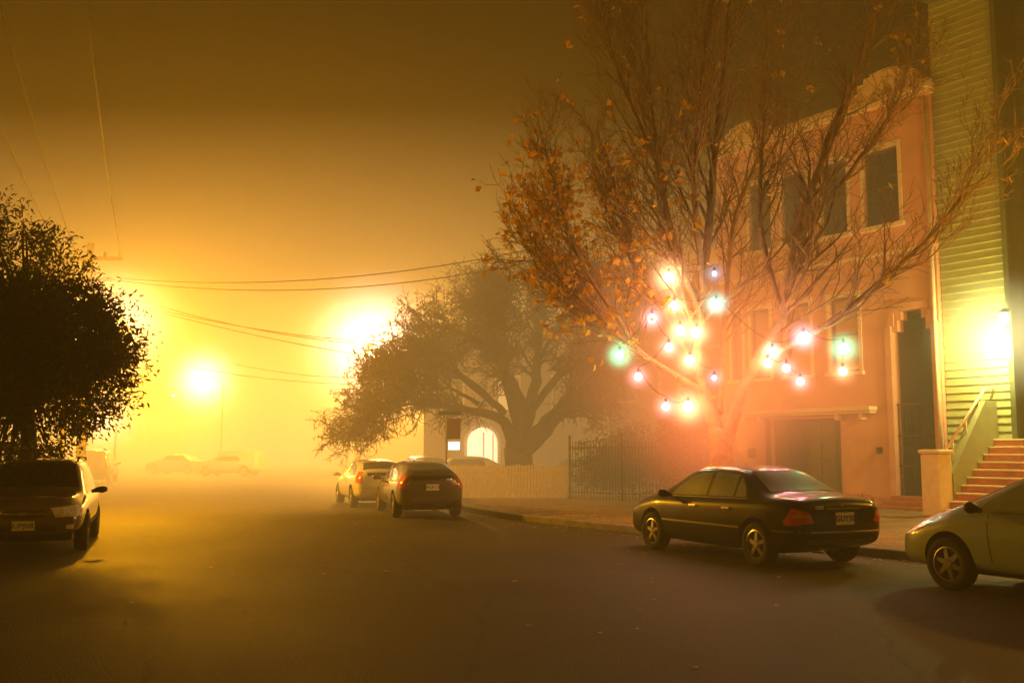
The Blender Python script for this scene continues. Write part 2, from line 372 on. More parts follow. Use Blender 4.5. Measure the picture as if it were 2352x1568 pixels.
# ---------------------------------------------------------------- cars
tyre=mat('tyre_rubber',(.018,.017,.016),.8,bump=.2)
alloy=mat('alloy_wheel',(.55,.53,.5),.28,metal=.9)
chrome=mat('chrome_trim',(.6,.58,.55),.15,metal=1)
blackp=mat('black_plastic',(.015,.015,.015),.5)
greyp=mat('grey_plastic',(.10,.095,.085),.5)
carglass=mat('car_glass',(.015,.015,.013),.08,spec=.7,coat=.3)
fogglass=mat('misted_car_glass',(.20,.24,.23),.4,spec=.6,var=.25,scale=3,coat=.2)
redlens=mat('red_lens',(.75,.035,.015),.15,coat=.6,var=.15,scale=30)
ambl=mat('amber_lens',(.7,.22,.02),.12,coat=1)
clearl=mat('clear_lens',(.90,.85,.72),.18,coat=1,metal=.1,var=.25,scale=18)
platew=mat('plate_white',(.85,.82,.75),.4)
plateb=mat('plate_lettering',(.03,.04,.16),.5)
def interp(tab,x):
    if x<=tab[0][0]: return tab[0][1:]
    for a,b in zip(tab[:-1],tab[1:]):
        if x<=b[0]:
            t=(x-a[0])/(b[0]-a[0]); return tuple(p*(1-t)+q*t for p,q in zip(a[1:],b[1:]))
    return tab[-1][1:]
def car(name,tab,paint,wheels,wr,loc,yaw,glass,spec):
    root=empty(name,(loc[0],loc[1],0),yaw)
    xs=sorted(set([round(t[0],3) for t in tab]))
    X=[]
    for a,b in zip(xs[:-1],xs[1:]):
        n=max(1,int(round((b-a)/.22)))
        X+=[a+(b-a)*i/n for i in range(n)]
    X.append(xs[-1])
    v=[];f=[]; ns=None
    for x in X:
        w_,zb,zs,zt,wg,wt=interp(tab,x)
        hh=zs-zb
        half=[(0,zb),(w_*.8,zb),(w_*.96,zb+.07),(w_,zb+.38*hh),(w_*.995,zs-.22*hh),(w_*.965,zs-.04),(wg,zs+.012),(wt+(wg-wt)*.45,zs+(zt-zs)*.55),(wt,zt-.07*min(1,(zt-zs)/.3)-.005),(wt*.82,zt-.015),(wt*.45,zt+.008),(0,zt+.016)]
        ring=half+[(-a,b) for a,b in half[-2:0:-1]]
        ns=len(ring)
        v+=[(x,a,b) for a,b in ring]
    n=len(X)
    for i in range(n-1):
        for j in range(ns):
            j2=(j+1)%ns; f.append((i*ns+j,(i+1)*ns+j,(i+1)*ns+j2,i*ns+j2))
    f.append(tuple(range(ns))); f.append(tuple(range((n-1)*ns,n*ns))[::-1])
    me=bpy.data.meshes.new('body'); me.from_pydata(v,[],f); me.update()
    bm=bmesh.new(); bm.from_mesh(me); bmesh.ops.recalc_face_normals(bm,faces=bm.faces)
    bm.to_mesh(me); bm.free()
    o=bpy.data.objects.new('body_tmp',me); col.objects.link(o); me.materials.append(paint); me.materials.append(blackp)
    s=o.modifiers.new('s','SUBSURF'); s.levels=2; s.render_levels=2
    cb=MB()
    for wx in wheels:
        cb.lathe([(0.001,-1.2),(wr+.055,-1.2),(wr+.055,1.2),(.001,1.2)],40,'y',(wx,0,wr+.02))
    cut=cb.obj('cutter',blackp)
    bm=bmesh.new(); bm.from_mesh(cut.data); bmesh.ops.remove_doubles(bm,verts=bm.verts,dist=.002); bmesh.ops.recalc_face_normals(bm,faces=bm.faces); bm.to_mesh(cut.data); bm.free()
    cut.data.materials.clear(); cut.data.materials.append(paint); cut.data.materials.append(blackp)
    cut.data.polygons.foreach_set('material_index',[1]*len(cut.data.polygons))
    dg=bpy.context.evaluated_depsgraph_get()
    full=bpy.data.meshes.new_from_object(o.evaluated_get(dg))
    bvh=BVHTree.FromPolygons([q.co for q in full.vertices],[tuple(p.vertices) for p in full.polygons])
    bo=o.modifiers.new('b','BOOLEAN'); bo.operation='DIFFERENCE'; bo.object=cut; bo.solver='EXACT'
    dg=bpy.context.evaluated_depsgraph_get()
    fin=bpy.data.meshes.new_from_object(o.evaluated_get(dg))
    bpy.data.objects.remove(o); bpy.data.objects.remove(cut)
    for p in fin.polygons: p.use_smooth=(p.material_index==0)
    body=bpy.data.objects.new('body',fin); link(body,root)
    try: fin.set_sharp_from_angle(angle=R(40))
    except Exception: pass
    def patch(nm,bot,top,d,m,off=.006,n=14,mrows=6,mirror=True):
        d=Vector(d).normalized()
        def rs(line,k):
            line=[Vector(p) for p in line]
            if len(line)==2: return line[0].lerp(line[1],k)
            t=k*(len(line)-1); i=min(len(line)-2,int(t)); return line[i].lerp(line[i+1],t-i)
        for sg in ((1,-1) if mirror else (1,)):
            vv=[];ff=[]
            dd=Vector((d.x,d.y*sg,d.z))
            for i in range(mrows+1):
                for j in range(n+1):
                    p=rs(bot,j/n).lerp(rs(top,j/n),i/mrows); p=Vector((p.x,p.y*sg,p.z))
                    h=bvh.ray_cast(p-dd*1.6,dd)
                    q=h[0]-dd*off if h[0] is not None else p
                    vv.append(q)
            for i in range(mrows):
                for j in range(n):
                    a=i*(n+1)+j; ff.append((a,a+1,a+n+2,a+n+1))
            mesh_obj(nm,vv,ff,m,root,True)
    for (nm,bot,top,d,m,off,mir) in spec['patches']:
        patch(nm,bot,top,d,m,off,mirror=mir)
    for wx in wheels:
        for sg in (1,-1):
            yy=spec['track']*sg
            b=MB(); b.lathe([(wr*.64,-.09),(wr*.70,-.105),(wr*.93,-.105),(wr,-.075),(wr,.075),(wr*.93,.105),(wr*.70,.105),(wr*.64,.09)],36,'y',(wx,yy,wr))
            b.obj('tyre',tyre,root,True)
            b=MB(); b.lathe([(wr*.66,-.1*sg),(wr*.66,.095*sg),(wr*.60,.10*sg),(wr*.58,.06*sg),(wr*.56,0)],32,'y',(wx,yy,wr))
            b.lathe([(.001,.095*sg),(.05,.095*sg),(.07,.07*sg),(.075,.02*sg)],20,'y',(wx,yy,wr))
            ns_=spec.get('spokes',5)
            for k in range(ns_):
                a=2*math.pi*k/ns_+.3; ca,sa=math.cos(a),math.sin(a)
                r0,r1=.05,wr*.62; h0,h1=.032,.022
                vs=[]
                for (r_,h_,yo) in ((r0,h0,.085),(r1,h1,.075)):
                    for (s1,s2) in ((-1,0),(1,0),(1,-1),(-1,-1)):
                        tx=ca*r_-sa*h_*s1; tz=sa*r_+ca*h_*s1
                        vs.append((wx+tx,yy+sg*(yo+.03*s2),wr+tz))
                o_=len(b.v); b.v+=vs; b.f+=[(o_,o_+1,o_+5,o_+4),(o_+1,o_+2,o_+6,o_+5),(o_+2,o_+3,o_+7,o_+6),(o_+3,o_,o_+4,o_+7)]
            b.obj('wheel_rim',alloy,root,False)
            b=MB(); b.lathe([(.001,.0),(wr*.58,.0)],28,'y',(wx,yy,wr)); b.obj('wheel_inner',blackp,root)
    mx,my,mz=spec['mirror']
    for sg in (1,-1):
        b=MB(); b.tube([(mx,sg*(my-.10),mz-.03),(mx,sg*my,mz),(mx-.0,sg*(my+.07),mz+.01),(mx-.02,sg*(my+.15),mz+.01)],[.03,.055,.075,.045],10)
        b.obj('wing_mirror',spec.get('mirmat',paint),root,True)
    for (txt,x,z,rear,sz,wd,ht) in spec.get('plates',[]):
        d=Vector((1,0,0)) if rear else Vector((-1,0,0))
        h=bvh.ray_cast(Vector((x*1.6,0,z)),d); px=h[0].x if h[0] else x
        sgn=-1 if rear else 1
        b=MB(); b.box(min(px+.012*sgn,px+.03*sgn),max(px+.012*sgn,px+.03*sgn),-wd/2,wd/2,z-ht/2,z+ht/2); b.obj('licence_plate',platew,root)
        text(txt,sz,(px+.032*sgn,0,z),rear,plateb,root,'plate_lettering')
    for (txt,y,z,sz) in spec.get('badges',[]):
        h=bvh.ray_cast(Vector((-4,y,z)),Vector((1,0,0)))
        text(txt,sz,((h[0].x if h[0] else -2.2)-.01,y,z),True,chrome,root,'badge_lettering')
    for b in spec.get('extra',[]): b(root,bvh)
    ww=spec['track']-.16; b=MB(); b.box(min(wheels)-.3,max(wheels)+.3,-ww,ww,.2,.5); b.obj('underbody',blackp,root)
    root.scale=(1,1,spec.get('zs',1))
    return root
def text(s,size,loc,rear,m,parent,nm):
    c=bpy.data.curves.new(nm,'FONT'); c.body=s; c.size=size; c.align_x='CENTER'; c.align_y='CENTER'; c.extrude=.002
    c.materials.append(m)
    o=bpy.data.objects.new(nm,c); link(o,parent); o.location=loc
    o.rotation_euler=(R(90),0,R(-90) if rear else R(90))
    return o
def yaw_of(deg_left,toward=False):
    a=R(deg_left); v=Vector((-math.sin(a),math.cos(a)));
    if toward: v=-v
    return math.atan2(v.y,v.x)
def place(wheel_world,lx,ly,yaw):
    c,s=math.cos(yaw),math.sin(yaw)
    return (wheel_world[0]-(lx*c-ly*s),wheel_world[1]-(lx*s+ly*c))
S=(0,-1,0)
def side(nm,bot,top,m,off=.006): return (nm,[(x,1,z) for x,z in bot],[(x,1,z) for x,z in top],S,m,off,True)

# --- dark saloon
blackpaint=mat('black_car_paint',(.004,.0034,.003),.3,coat=.5,spec=.2)
sedan=[(-2.25,.60,.42,.74,.82,.56,.46),(-2.20,.74,.33,.84,.945,.68,.60),(-2.02,.82,.28,.90,1.00,.76,.68),(-1.7,.852,.22,.92,1.02,.79,.70),
 (-1.5,.858,.20,.93,1.04,.79,.69),(-.92,.865,.19,.93,1.36,.78,.57),(-.5,.868,.18,.925,1.415,.78,.575),(0,.87,.18,.915,1.425,.78,.585),(.35,.868,.18,.905,1.40,.78,.58),
 (.55,.868,.18,.90,1.36,.78,.58),(1.2,.86,.19,.88,.99,.79,.70),(1.4,.85,.20,.86,.955,.78,.68),(1.9,.82,.20,.78,.875,.72,.60),(2.15,.76,.22,.69,.79,.62,.50),(2.25,.62,.28,.58,.66,.50,.38)]
P=[]
P.append(side('side_window',[(-1.13,.955),(.92,.925)],[(-.98,1.16),(-.80,1.30),(-.3,1.335),(.25,1.325),(.50,1.27),(.80,1.06)],blackp,.004))
P.append(side('side_window',[(-.10,.965),(.84,.945)],[(-.10,1.315),(.2,1.305),(.47,1.25),(.76,1.05)],fogglass,.008))
P.append(side('side_window',[(-.78,.970),(-.17,.965)],[(-.74,1.29),(-.3,1.32),(-.17,1.315)],fogglass,.008))
P.append(side('quarter_window',[(-1.08,.975),(-.83,.970)],[(-1.0,1.10),(-.80,1.27)],fogglass,.008))
P.append(('rear_window',[(-1.46,-.60,1.06),(-1.50,0,1.07),(-1.46,.60,1.06)],[(-.98,-.50,1.34),(-.95,0,1.37),(-.98,.50,1.34)],(1,0,-1.4),fogglass,.006,False))
P.append(('windscreen',[(1.15,-.66,1.02),(1.20,0,1.02),(1.15,.66,1.02)],[(.60,-.50,1.34),(.58,0,1.36),(.60,.50,1.34)],(-1,0,-1.4),carglass,.006,False))
P.append(side('door_trim',[(-1.0,.52),(1.03,.52)],[(-1.0,.55),(1.03,.55)],chrome,.012))
P.append(side('rear_trim',[(-2.1,.52),(-1.72,.52)],[(-2.1,.545),(-1.72,.545)],chrome,.012))
P.append(side('window_trim',[(-1.13,.94),(.9,.915)],[(-1.13,.955),(.9,.93)],chrome,.010))
for x in (-.13,.95): P.append(side('door_seam',[(x-.006,.24),(x+.006,.24)],[(x-.006,.90),(x+.006,.90)],blackp,.003))
P.append(side('door_seam',[(-.93,.55),(-.92,.55)],[(-.80,.90),(-.79,.90)],blackp,.003))
for x in (-.70,.15): P.append(side('door_handle',[(x-.09,.79),(x+.09,.785)],[(x-.09,.82),(x+.09,.815)],chrome,.03))
P.append(side('sill',[(-.95,.20),(1.0,.20)],[(-.95,.27),(1.0,.27)],blackp,.004))
P.append(('tail_light',[(-1.97,.83,.62),(-2.1,.80,.62),(-2.2,.50,.66)],[(-1.94,.83,.66),(-2.1,.80,.86),(-2.2,.58,.80)],(1,-.8,0),redlens,.010,True))
P.append(('tail_light_band',[(-2.1,.80,.73),(-2.2,.56,.735)],[(-2.1,.80,.765),(-2.2,.55,.765)],(1,-.8,0),ambl,.014,True))
P.append(('bumper_trim',[(-2.2,-.74,.515),(-2.2,.74,.515)],[(-2.2,-.74,.54),(-2.2,.74,.54)],(1,0,0),chrome,.012,False))
P.append(('boot_seam',[(-2.2,-.70,.60),(-2.2,.70,.60)],[(-2.2,-.70,.608),(-2.2,.70,.608)],(1,0,0),blackp,.003,False))
P.append(('boot_handle',[(-2.2,-.3,.835),(-2.2,.3,.835)],[(-2.2,-.3,.86),(-2.2,.3,.86)],(1,0,0),chrome,.012,False))
P.append(('lower_valance',[(-2.2,-.6,.35),(-2.2,.6,.35)],[(-2.2,-.62,.42),(-2.2,.62,.42)],(1,0,0),greyp,.004,False))
P.append(('headlight',[(2.05,.72,.58),(2.15,.45,.56)],[(2.0,.74,.70),(2.12,.42,.70)],(-1,-.5,0),clearl,.008,True))
def shark(root,bvh):
    b=MB(); b.lathe([(.001,.006),(.03,.006),(.036,0)],20,'y'); q=b.obj('boot_emblem',chrome,root); h=bvh.ray_cast(Vector((-4,0,.90)),Vector((1,0,0)))
    q.rotation_euler=(0,0,R(90)); q.location=((h[0].x if h[0] else -2.2)-.004,0,.90)
    b=MB(); b.tube([(-2.05,.42,.27),(-2.26,.42,.27)],.03,10); b.obj('exhaust_pipe',chrome,root,True)
yw=yaw_of(25); loc=place((3.55,14.6),-1.36,.80,yw)
car('parked_saloon_car',sedan,blackpaint,(-1.36,1.36),.315,loc,yw,fogglass,dict(patches=P,track=.755,mirror=(.78,.93,.96),plates=[('5GUY506',-2.25,.71,True,.115,.33,.17)],badges=[('D240',.42,.865,.065),('COMPACTOR',-.45,.865,.05)],extra=[shark],spokes=5))

# --- SUV facing the camera at left
goldpaint=mat('bronze_car_paint',(.16,.11,.065),.25,coat=1,metal=.1)
suv=[(-2.18,.62,.45,.90,1.20,.60,.52),(-2.12,.78,.38,1.0,1.52,.74,.58),(-1.9,.87,.34,1.02,1.66,.80,.62),(-1.0,.90,.32,1.02,1.71,.82,.65),(0,.90,.32,1.01,1.71,.82,.65),
 (.35,.90,.32,1.00,1.67,.82,.64),(1.0,.89,.33,.98,1.16,.82,.74),(1.2,.88,.34,.96,1.10,.81,.72),(1.75,.86,.34,.90,1.03,.78,.66),(2.05,.82,.34,.82,.96,.72,.58),(2.17,.74,.36,.72,.86,.64,.50),(2.2,.66,.40,.66,.76,.56,.44)]
P=[]
P.append(side('side_windows',[(-1.9,1.06),(.75,1.03)],[(-1.75,1.56),(.0,1.60),(.25,1.56),(.62,1.2)],carglass,.006))
P.append(('windscreen',[(.95,-.70,1.16),(1.05,0,1.18),(.95,.70,1.16)],[(.40,-.57,1.60),(.38,0,1.64),(.40,.57,1.60)],(-1,0,-.9),carglass,.006,False))
P.append(('headlight',[(2.02,.82,.69),(2.12,.42,.67)],[(1.98,.82,.89),(2.1,.34,.84)],(-1,-.45,0),clearl,.010,True))
P.append(('grille',[(2.2,-.31,.68),(2.2,0,.64),(2.2,.31,.68)],[(2.2,-.31,.80),(2.2,0,.82),(2.2,.31,.80)],(-1,0,0),blackp,.008,False))
P.append(('grille_bar',[(2.2,-.30,.735),(2.2,0,.72),(2.2,.30,.735)],[(2.2,-.30,.755),(2.2,0,.745),(2.2,.30,.755)],(-1,0,0),chrome,.016,False))
P.append(('bumper_band',[(2.2,-.70,.56),(2.2,.70,.56)],[(2.2,-.72,.63),(2.2,.72,.63)],(-1,0,0),goldpaint,.02,False))
P.append(('lower_intake',[(2.2,-.45,.42),(2.2,.45,.42)],[(2.2,-.5,.52),(2.2,.5,.52)],(-1,0,0),blackp,.01,False))
P.append(side('cladding',[(-1.0,.35),(1.05,.35)],[(-1.0,.52),(1.05,.52)],greyp,.012))
P.append(side('door_seam',[(-.16,.4),(-.15,.4)],[(-.16,1.0),(-.15,1.0)],blackp,.004))
P.append(('fog_lamp',[(2.1,.60,.46),(2.1,.72,.46)],[(2.1,.60,.54),(2.1,.72,.54)],(-1,-.2,0),clearl,.02,True))
def suvx(root,bvh):
    for sg in (1,-1):
        b=MB(); b.tube([(.2,sg*.60,1.66),(.1,sg*.60,1.745),(-1.5,sg*.60,1.745),(-1.65,sg*.60,1.68)],.018,6); b.obj('roof_rail',blackp,root,True)
        b=MB(); b.tube([(1.02,sg*.05,1.2),(.95,sg*.45,1.23)],.008,5); b.obj('wiper',blackp,root)
    b=MB(); b.lathe([(.001,.008),(.06,.008),(.065,0)],20,'y'); q=b.obj('grille_emblem',chrome,root); q.rotation_euler=(0,0,R(90)); q.location=(2.225,0,.75); q.scale=(1,1,.6)
yw=yaw_of(19,True); loc=place((-6.95,16.3),2.2,.85,yw)
car('parked_suv',suv,goldpaint,(-1.32,1.3),.35,loc,yw,carglass,dict(patches=P,track=.80,zs=.88,mirror=(.72,.98,1.10),mirmat=blackp,plates=[('6UPJ683',2.2,.53,False,.12,.33,.17)],extra=[suvx],spokes=5))

# --- hatchbacks
hatch=[(-2.2,.62,.40,.88,1.02,.58,.50),(-2.12,.76,.34,.95,1.16,.70,.58),(-1.9,.84,.28,.97,1.26,.76,.60),(-1.2,.86,.24,.95,1.41,.78,.60),(-.4,.865,.22,.93,1.48,.78,.60),(.1,.865,.22,.91,1.46,.78,.60),
 (.5,.865,.22,.90,1.38,.78,.60),(1.35,.85,.22,.86,1.0,.78,.68),(1.8,.81,.22,.76,.88,.70,.56),(2.1,.74,.24,.66,.74,.60,.46),(2.2,.60,.30,.56,.62,.48,.36)]
def hatch_patches(gl):
    P=[]
    P.append(side('side_windows',[(-1.45,1.0),(1.0,.93)],[(-1.3,1.22),(-.6,1.38),(0,1.38),(.4,1.31),(.85,1.08)],gl,.006))
    P.append(side('pillar',[(-.42,.97),(-.34,.97)],[(-.42,1.40),(-.34,1.40)],blackp,.010))
    P.append(('rear_window',[(-2.0,-.6,1.15),(-2.05,0,1.16),(-2.0,.6,1.15)],[(-1.35,-.48,1.38),(-1.35,0,1.40),(-1.35,.48,1.38)],(1,0,-1.6),gl,.006,False))
    P.append(('rear_lower_window',[(-2.15,-.5,.98),(-2.15,.5,.98)],[(-2.1,-.5,1.08),(-2.1,.5,1.08)],(1,0,0),gl,.006,False))
    P.append(('windscreen',[(1.28,-.62,1.02),(1.34,0,1.03),(1.28,.62,1.02)],[(.55,-.52,1.36),(.52,0,1.38),(.55,.52,1.36)],(-1,0,-1.6),gl,.006,False))
    P.append(('tail_light',[(-2.0,.82,.78),(-2.15,.66,.78)],[(-1.9,.80,1.12),(-2.12,.64,1.10)],(1,-.6,0),redlens,.010,True))
    P.append(('bumper_seam',[(-2.2,-.7,.62),(-2.2,.7,.62)],[(-2.2,-.7,.63),(-2.2,.7,.63)],(1,0,0),blackp,.004,False))
    P.append(('headlight',[(1.86,.76,.62),(2.1,.52,.58)],[(1.65,.80,.80),(1.98,.46,.72)],(-1,-.8,0),clearl,.010,True))
    P.append(side('door_seam',[(-.39,.28),(-.38,.28)],[(-.39,.92),(-.38,.92)],blackp,.004))
    P.append(side('door_seam',[(.72,.28),(.73,.28)],[(.80,.92),(.81,.92)],blackp,.004))
    for x in (-.6,.15): P.append(side('door_handle',[(x-.09,.80),(x+.09,.795)],[(x-.09,.83),(x+.09,.825)],blackp,.02))
    P.append(('grille',[(2.18,-.4,.36),(2.18,.4,.36)],[(2.18,-.42,.46),(2.18,.42,.46)],(-1,0,0),blackp,.008,False))
    return P
greenpaint=mat('grey_car_paint',(.14,.12,.10),.25,coat=1,metal=.3)
silver=mat('silver_car_paint',(.34,.43,.54),.35,coat=.6,metal=.0)
white=mat('white_car_paint',(.65,.62,.56),.3,coat=1)
sp=dict(patches=hatch_patches(carglass),track=.755,zs=.95,mirror=(.85,.92,.98),plates=[('4PLR118',-2.2,.80,True,.11,.32,.16)],spokes=7)
yw=yaw_of(15.5); loc=place((-2.95,25.3),-1.35,.80,yw); car('parked_hatchback_car',hatch,greenpaint,(-1.35,1.35),.32,loc,yw,carglass,sp)
sp=dict(patches=hatch_patches(carglass),track=.755,zs=.95,mirror=(.85,.92,.98),spokes=7)
yw=yaw_of(18); loc=place((-4.7,29.6),-1.35,.80,yw); car('parked_hatchback_car',hatch,white,(-1.35,1.35),.32,loc,yw,carglass,sp)
sp=dict(patches=hatch_patches(fogglass),track=.755,mirror=(.88,.92,.99),mirmat=blackp,spokes=6)
yw=yaw_of(27); loc=place((5.25,12.15),1.35,.80,yw); car('parked_compact_car',hatch,silver,(-1.30,1.35),.31,loc,yw,fogglass,sp)
for (x,y,a,tb,pm) in [(-3.4,38,16,hatch,white),(-2.0,43,85,sedan,white),(-18.5,66,80,suv,white),(-24,72,75,sedan,silver),(-21.5,52,15,suv,greenpaint),(2.6,41,100,sedan,silver)]:
    sp=dict(patches=(hatch_patches(carglass) if tb is hatch else [side('side_windows',[(-1.0,1.0),(.7,1.0)],[(-.85,1.3),(.45,1.3)],carglass,.006)]),track=.755,mirror=(.8,.93,1.0),spokes=5)
    car('distant_car',tb,pm,(-1.32,1.34),.32,(x,y),yaw_of(a),carglass,sp)

# ---------------------------------------------------------------- pink stucco house   local x = along facade (to the left), y = toward street
F0=(11.2,25.9); RZ=R(125)
hs=empty('stucco_house',(F0[0],F0[1],.13),RZ)
def wall(name,x0,x1,z0,z1,y0,y1,ops,m,parent):
    xs=sorted(set([x0,x1]+[o[0] for o in ops]+[o[1] for o in ops])); zs=sorted(set([z0,z1]+[o[2] for o in ops]+[o[3] for o in ops]))
    b=MB()
    for xa,xb in zip(xs[:-1],xs[1:]):
        run=None
        for za,zb in zip(zs[:-1],zs[1:]):
            cx,cz=(xa+xb)/2,(za+zb)/2
            if any(o[0]<cx<o[1] and o[2]<cz<o[3] for o in ops):
                if run: b.box(xa,xb,y0,y1,*run); run=None
            else: run=(run[0],zb) if run else (za,zb)
        if run: b.box(xa,xb,y0,y1,*run)
    return b.obj(name,m,parent)
def window(parent,x0,x1,z0,z1,lit=None,frame=creampaint,mid=True,sill=True,y=0):
    b=MB(); f=.07
    b.box(x0-.10,x1+.10,y-.02,y+.05,z1,z1+.14)
    b.box(x0-.10,x0,y-.02,y+.04,z0,z1); b.box(x1,x1+.10,y-.02,y+.04,z0,z1)
    if sill: b.box(x0-.15,x1+.15,y-.02,y+.13,z0-.11,z0)
    b.obj('window_casing',frame,parent)
    b=MB(); yi=y-.16
    b.box(x0,x0+f,yi,yi+.06,z0,z1); b.box(x1-f,x1,yi,yi+.06,z0,z1); b.box(x0+f,x1-f,yi,yi+.06,z0,z0+f); b.box(x0+f,x1-f,yi,yi+.06,z1-f,z1)
    if mid: b.box(x0+f,x1-f,yi+.01,yi+.075,(z0+z1)/2-.03,(z0+z1)/2+.03)
    b.obj('window_sash',darkwood,parent)
    b=MB(); b.box(x0+f,x1-f,yi+.015,yi+.03,z0+f,z1-f); b.obj('window_pane',lit or winglass,parent)
up=[(1.0,2.1,7.75,9.9),(2.68,3.58,7.75,9.9),(4.13,5.03,7.75,9.9),(5.46,6.33,7.75,9.9)]
lo=[(2.45,3.42,3.75,5.9),(4.13,5.02,3.75,5.9),(5.65,6.4,3.75,5.9),(6.75,7.2,3.75,5.9)]
gar=(3.35,5.75,0,2.45); ent=(.22,1.42,0,5.3)
wall('facade_wall',0,7.7,0,11.1,-.3,0,up+lo+[gar,ent],stucco,hs)
b=MB(); b.box(0.0,.25,-9,-.3,0,11.0); b.box(7.45,7.7,-9,-.3,0,11.0); b.box(.25,7.45,-9,-8.8,0,11); b.box(.25,7.45,-8.8,-.3,10.7,10.9)
b.obj('side_walls_and_roof',stucco,hs)
for o in up: window(hs,*o)
for o in lo: window(hs,*o,lit=curtain)
b=MB(); b.box(-.06,7.76,-.35,.10,11.1,11.22); b.box(-.1,7.8,-.40,.20,11.22,11.36); b.box(-.04,7.74,-.3,.06,11.36,11.5)
for (xa,xb,hh) in ((.2,2.4,.62),(5.3,7.5,.5)):
    n=10
    for i in range(n):
        x=xa+(xb-xa)*i/n; u=(i+.5)/n*2-1; b.box(x,x+(xb-xa)/n-.001,-.28,.05,11.5,11.5+hh*(1-abs(u)**2.6)+.04)
for i in range(24):
    x=.1+i*.32; b.box(x,x+.14,.1,.19,11.12,11.22)
b.obj('parapet_cornice',creampaint,hs)
b=MB(); b.box(.0,7.7,.0,.04,6.9,7.0); b.box(1.95,6.95,.0,.38,2.62,2.74); b.box(2.0,6.9,.0,.28,2.55,2.62)
for x in (2.3,3.1,5.95,6.6): b.box(x,x+.1,0,.24,2.38,2.55)
bevel(b.obj('string_course_and_garage_hood',creampaint,hs),.015)
b=MB(); b.box(3.35,5.75,-.27,-.20,0,2.45); b.obj('garage_door',garagem,hs)
b=MB()
for i in range(4):
    for j in range(4):
        x=3.43+i*.58; z=.08+j*.6; b.box(x,x+.52,-.2,-.17,z,z+.5)
bevel(b.obj('garage_panels',garagem,hs),.015)
b=MB(); b.box(3.2,3.35,-.05,.03,0,2.5); b.box(5.75,5.9,-.05,.03,0,2.5); b.obj('garage_jambs',darkwood,hs)
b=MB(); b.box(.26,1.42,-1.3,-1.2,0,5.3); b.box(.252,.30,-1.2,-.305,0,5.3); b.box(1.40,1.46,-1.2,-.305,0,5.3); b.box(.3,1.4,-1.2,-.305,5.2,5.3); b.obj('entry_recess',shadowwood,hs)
b=MB(); b.box(.22,.40,-.3,-.02,4.75,5.3); b.box(1.24,1.42,-.3,-.02,4.75,5.3); b.box(.40,.52,-.3,-.02,5.05,5.3); b.box(1.12,1.24,-.3,-.02,5.05,5.3)
b.box(-.0+.02,.22,0,.06,0,4.9); b.box(1.42,1.6,0,.06,0,4.9); b.box(.12,.32,0,.05,4.9,5.25); b.box(1.32,1.5,0,.05,4.9,5.25); b.box(.3,1.34,0,.05,5.3,5.5)
b.obj('entry_surround',stucco,hs)
b=MB()
for i in range(11):
    x=.26+i*.112; b.tube([(x,-.12,.05),(x,-.12,2.75)],.011,5)
for z in (.1,1.1,1.9,2.75): b.box(.23,1.41,-.14,-.10,z,z+.04)
for i in range(5):
    cx=.36+i*.23
    b.tube([(cx+.09*math.cos(a*.63),-.11,1.5+.16*math.sin(a*.63)) for a in range(11)],.008,4)
    b.tube([(cx+.09*math.cos(a*.63),-.11,.6+.2*math.sin(a*.63)) for a in range(11)],.008,4)
b.obj('iron_gate',ironm,hs)
b=MB(); b.box(.1,1.6,.0,.9,0,.08); b.box(.15,1.5,.0,.6,.08,.2); b.box(.2,1.45,.0,.3,.2,.33); bevel(b.obj('entry_steps',terracotta,hs),.01)
b=MB(); b.tube([(.06,.09,.1),(.06,.09,11.0)],.05,8); b.obj('downpipe',creampaint,hs,True)
b=MB(); b.box(1.85,2.0,0,.06,1.45,1.62); b.box(1.9,1.96,.06,.09,1.52,1.58); b.obj('intercom',ironm,hs)
b=MB(); b.box(6.35,6.55,0,.12,1.3,1.6); b.obj('meter_box',ironm,hs)

# ---------------------------------------------------------------- green sided house
gh=empty('green_house',(F0[0],F0[1],.13),RZ)
b=MB()
z=0
while z<13.5:
    v0=len(b.v)
    b.v+=[(-1.78,-.12,z),(-.02,-.12,z),(-.02,-.165,z+.2),(-1.78,-.165,z+.2),(-1.78,-.2,z),(-.02,-.2,z),(-.02,-.2,z+.2),(-1.78,-.2,z+.2)]
    b.f+=[(v0,v0+1,v0+2,v0+3),(v0+4,v0+5,v0+1,v0),(v0+3,v0+2,v0+6,v0+7),(v0,v0+3,v0+7,v0+4),(v0+1,v0+5,v0+6,v0+2)]
    z+=.2
b.obj('lap_siding',siding,gh)
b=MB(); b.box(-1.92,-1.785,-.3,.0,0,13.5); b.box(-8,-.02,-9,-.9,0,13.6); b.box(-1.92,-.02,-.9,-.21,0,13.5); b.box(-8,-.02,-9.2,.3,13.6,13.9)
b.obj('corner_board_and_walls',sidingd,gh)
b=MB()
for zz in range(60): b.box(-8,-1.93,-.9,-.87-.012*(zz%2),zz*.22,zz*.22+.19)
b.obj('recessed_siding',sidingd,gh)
b=MB(); n=10
for i in range(n):
    y1=2.5-i*.25; b.box(-3.4,-1.45,-.0,y1,i*.18,(i+1)*.18-.03)
bevel(b.obj('stair_risers',greywall,gh),.005)
b=MB()
for i in range(n):
    y1=2.5-i*.25; b.box(-3.38,-1.46,y1-.27,y1+.03,(i+1)*.18-.03,(i+1)*.18+.008)
bevel(b.obj('stair_treads',creampaint,gh),.01)
b=MB()
for i in range(n):
    y1=2.5-i*.25; b.box(-3.37,-1.47,y1,y1+.012,i*.18+.01,(i+1)*.18-.035)
b.obj('stair_tiles',terracotta,gh)
b=MB(); b.box(-1.42,-.95,2.05,2.6,0,1.45); b.box(-1.46,-.91,2.01,2.64,1.45,1.55)
o=bevel(b.obj('stair_pillar',creampaint,gh),.04,3)
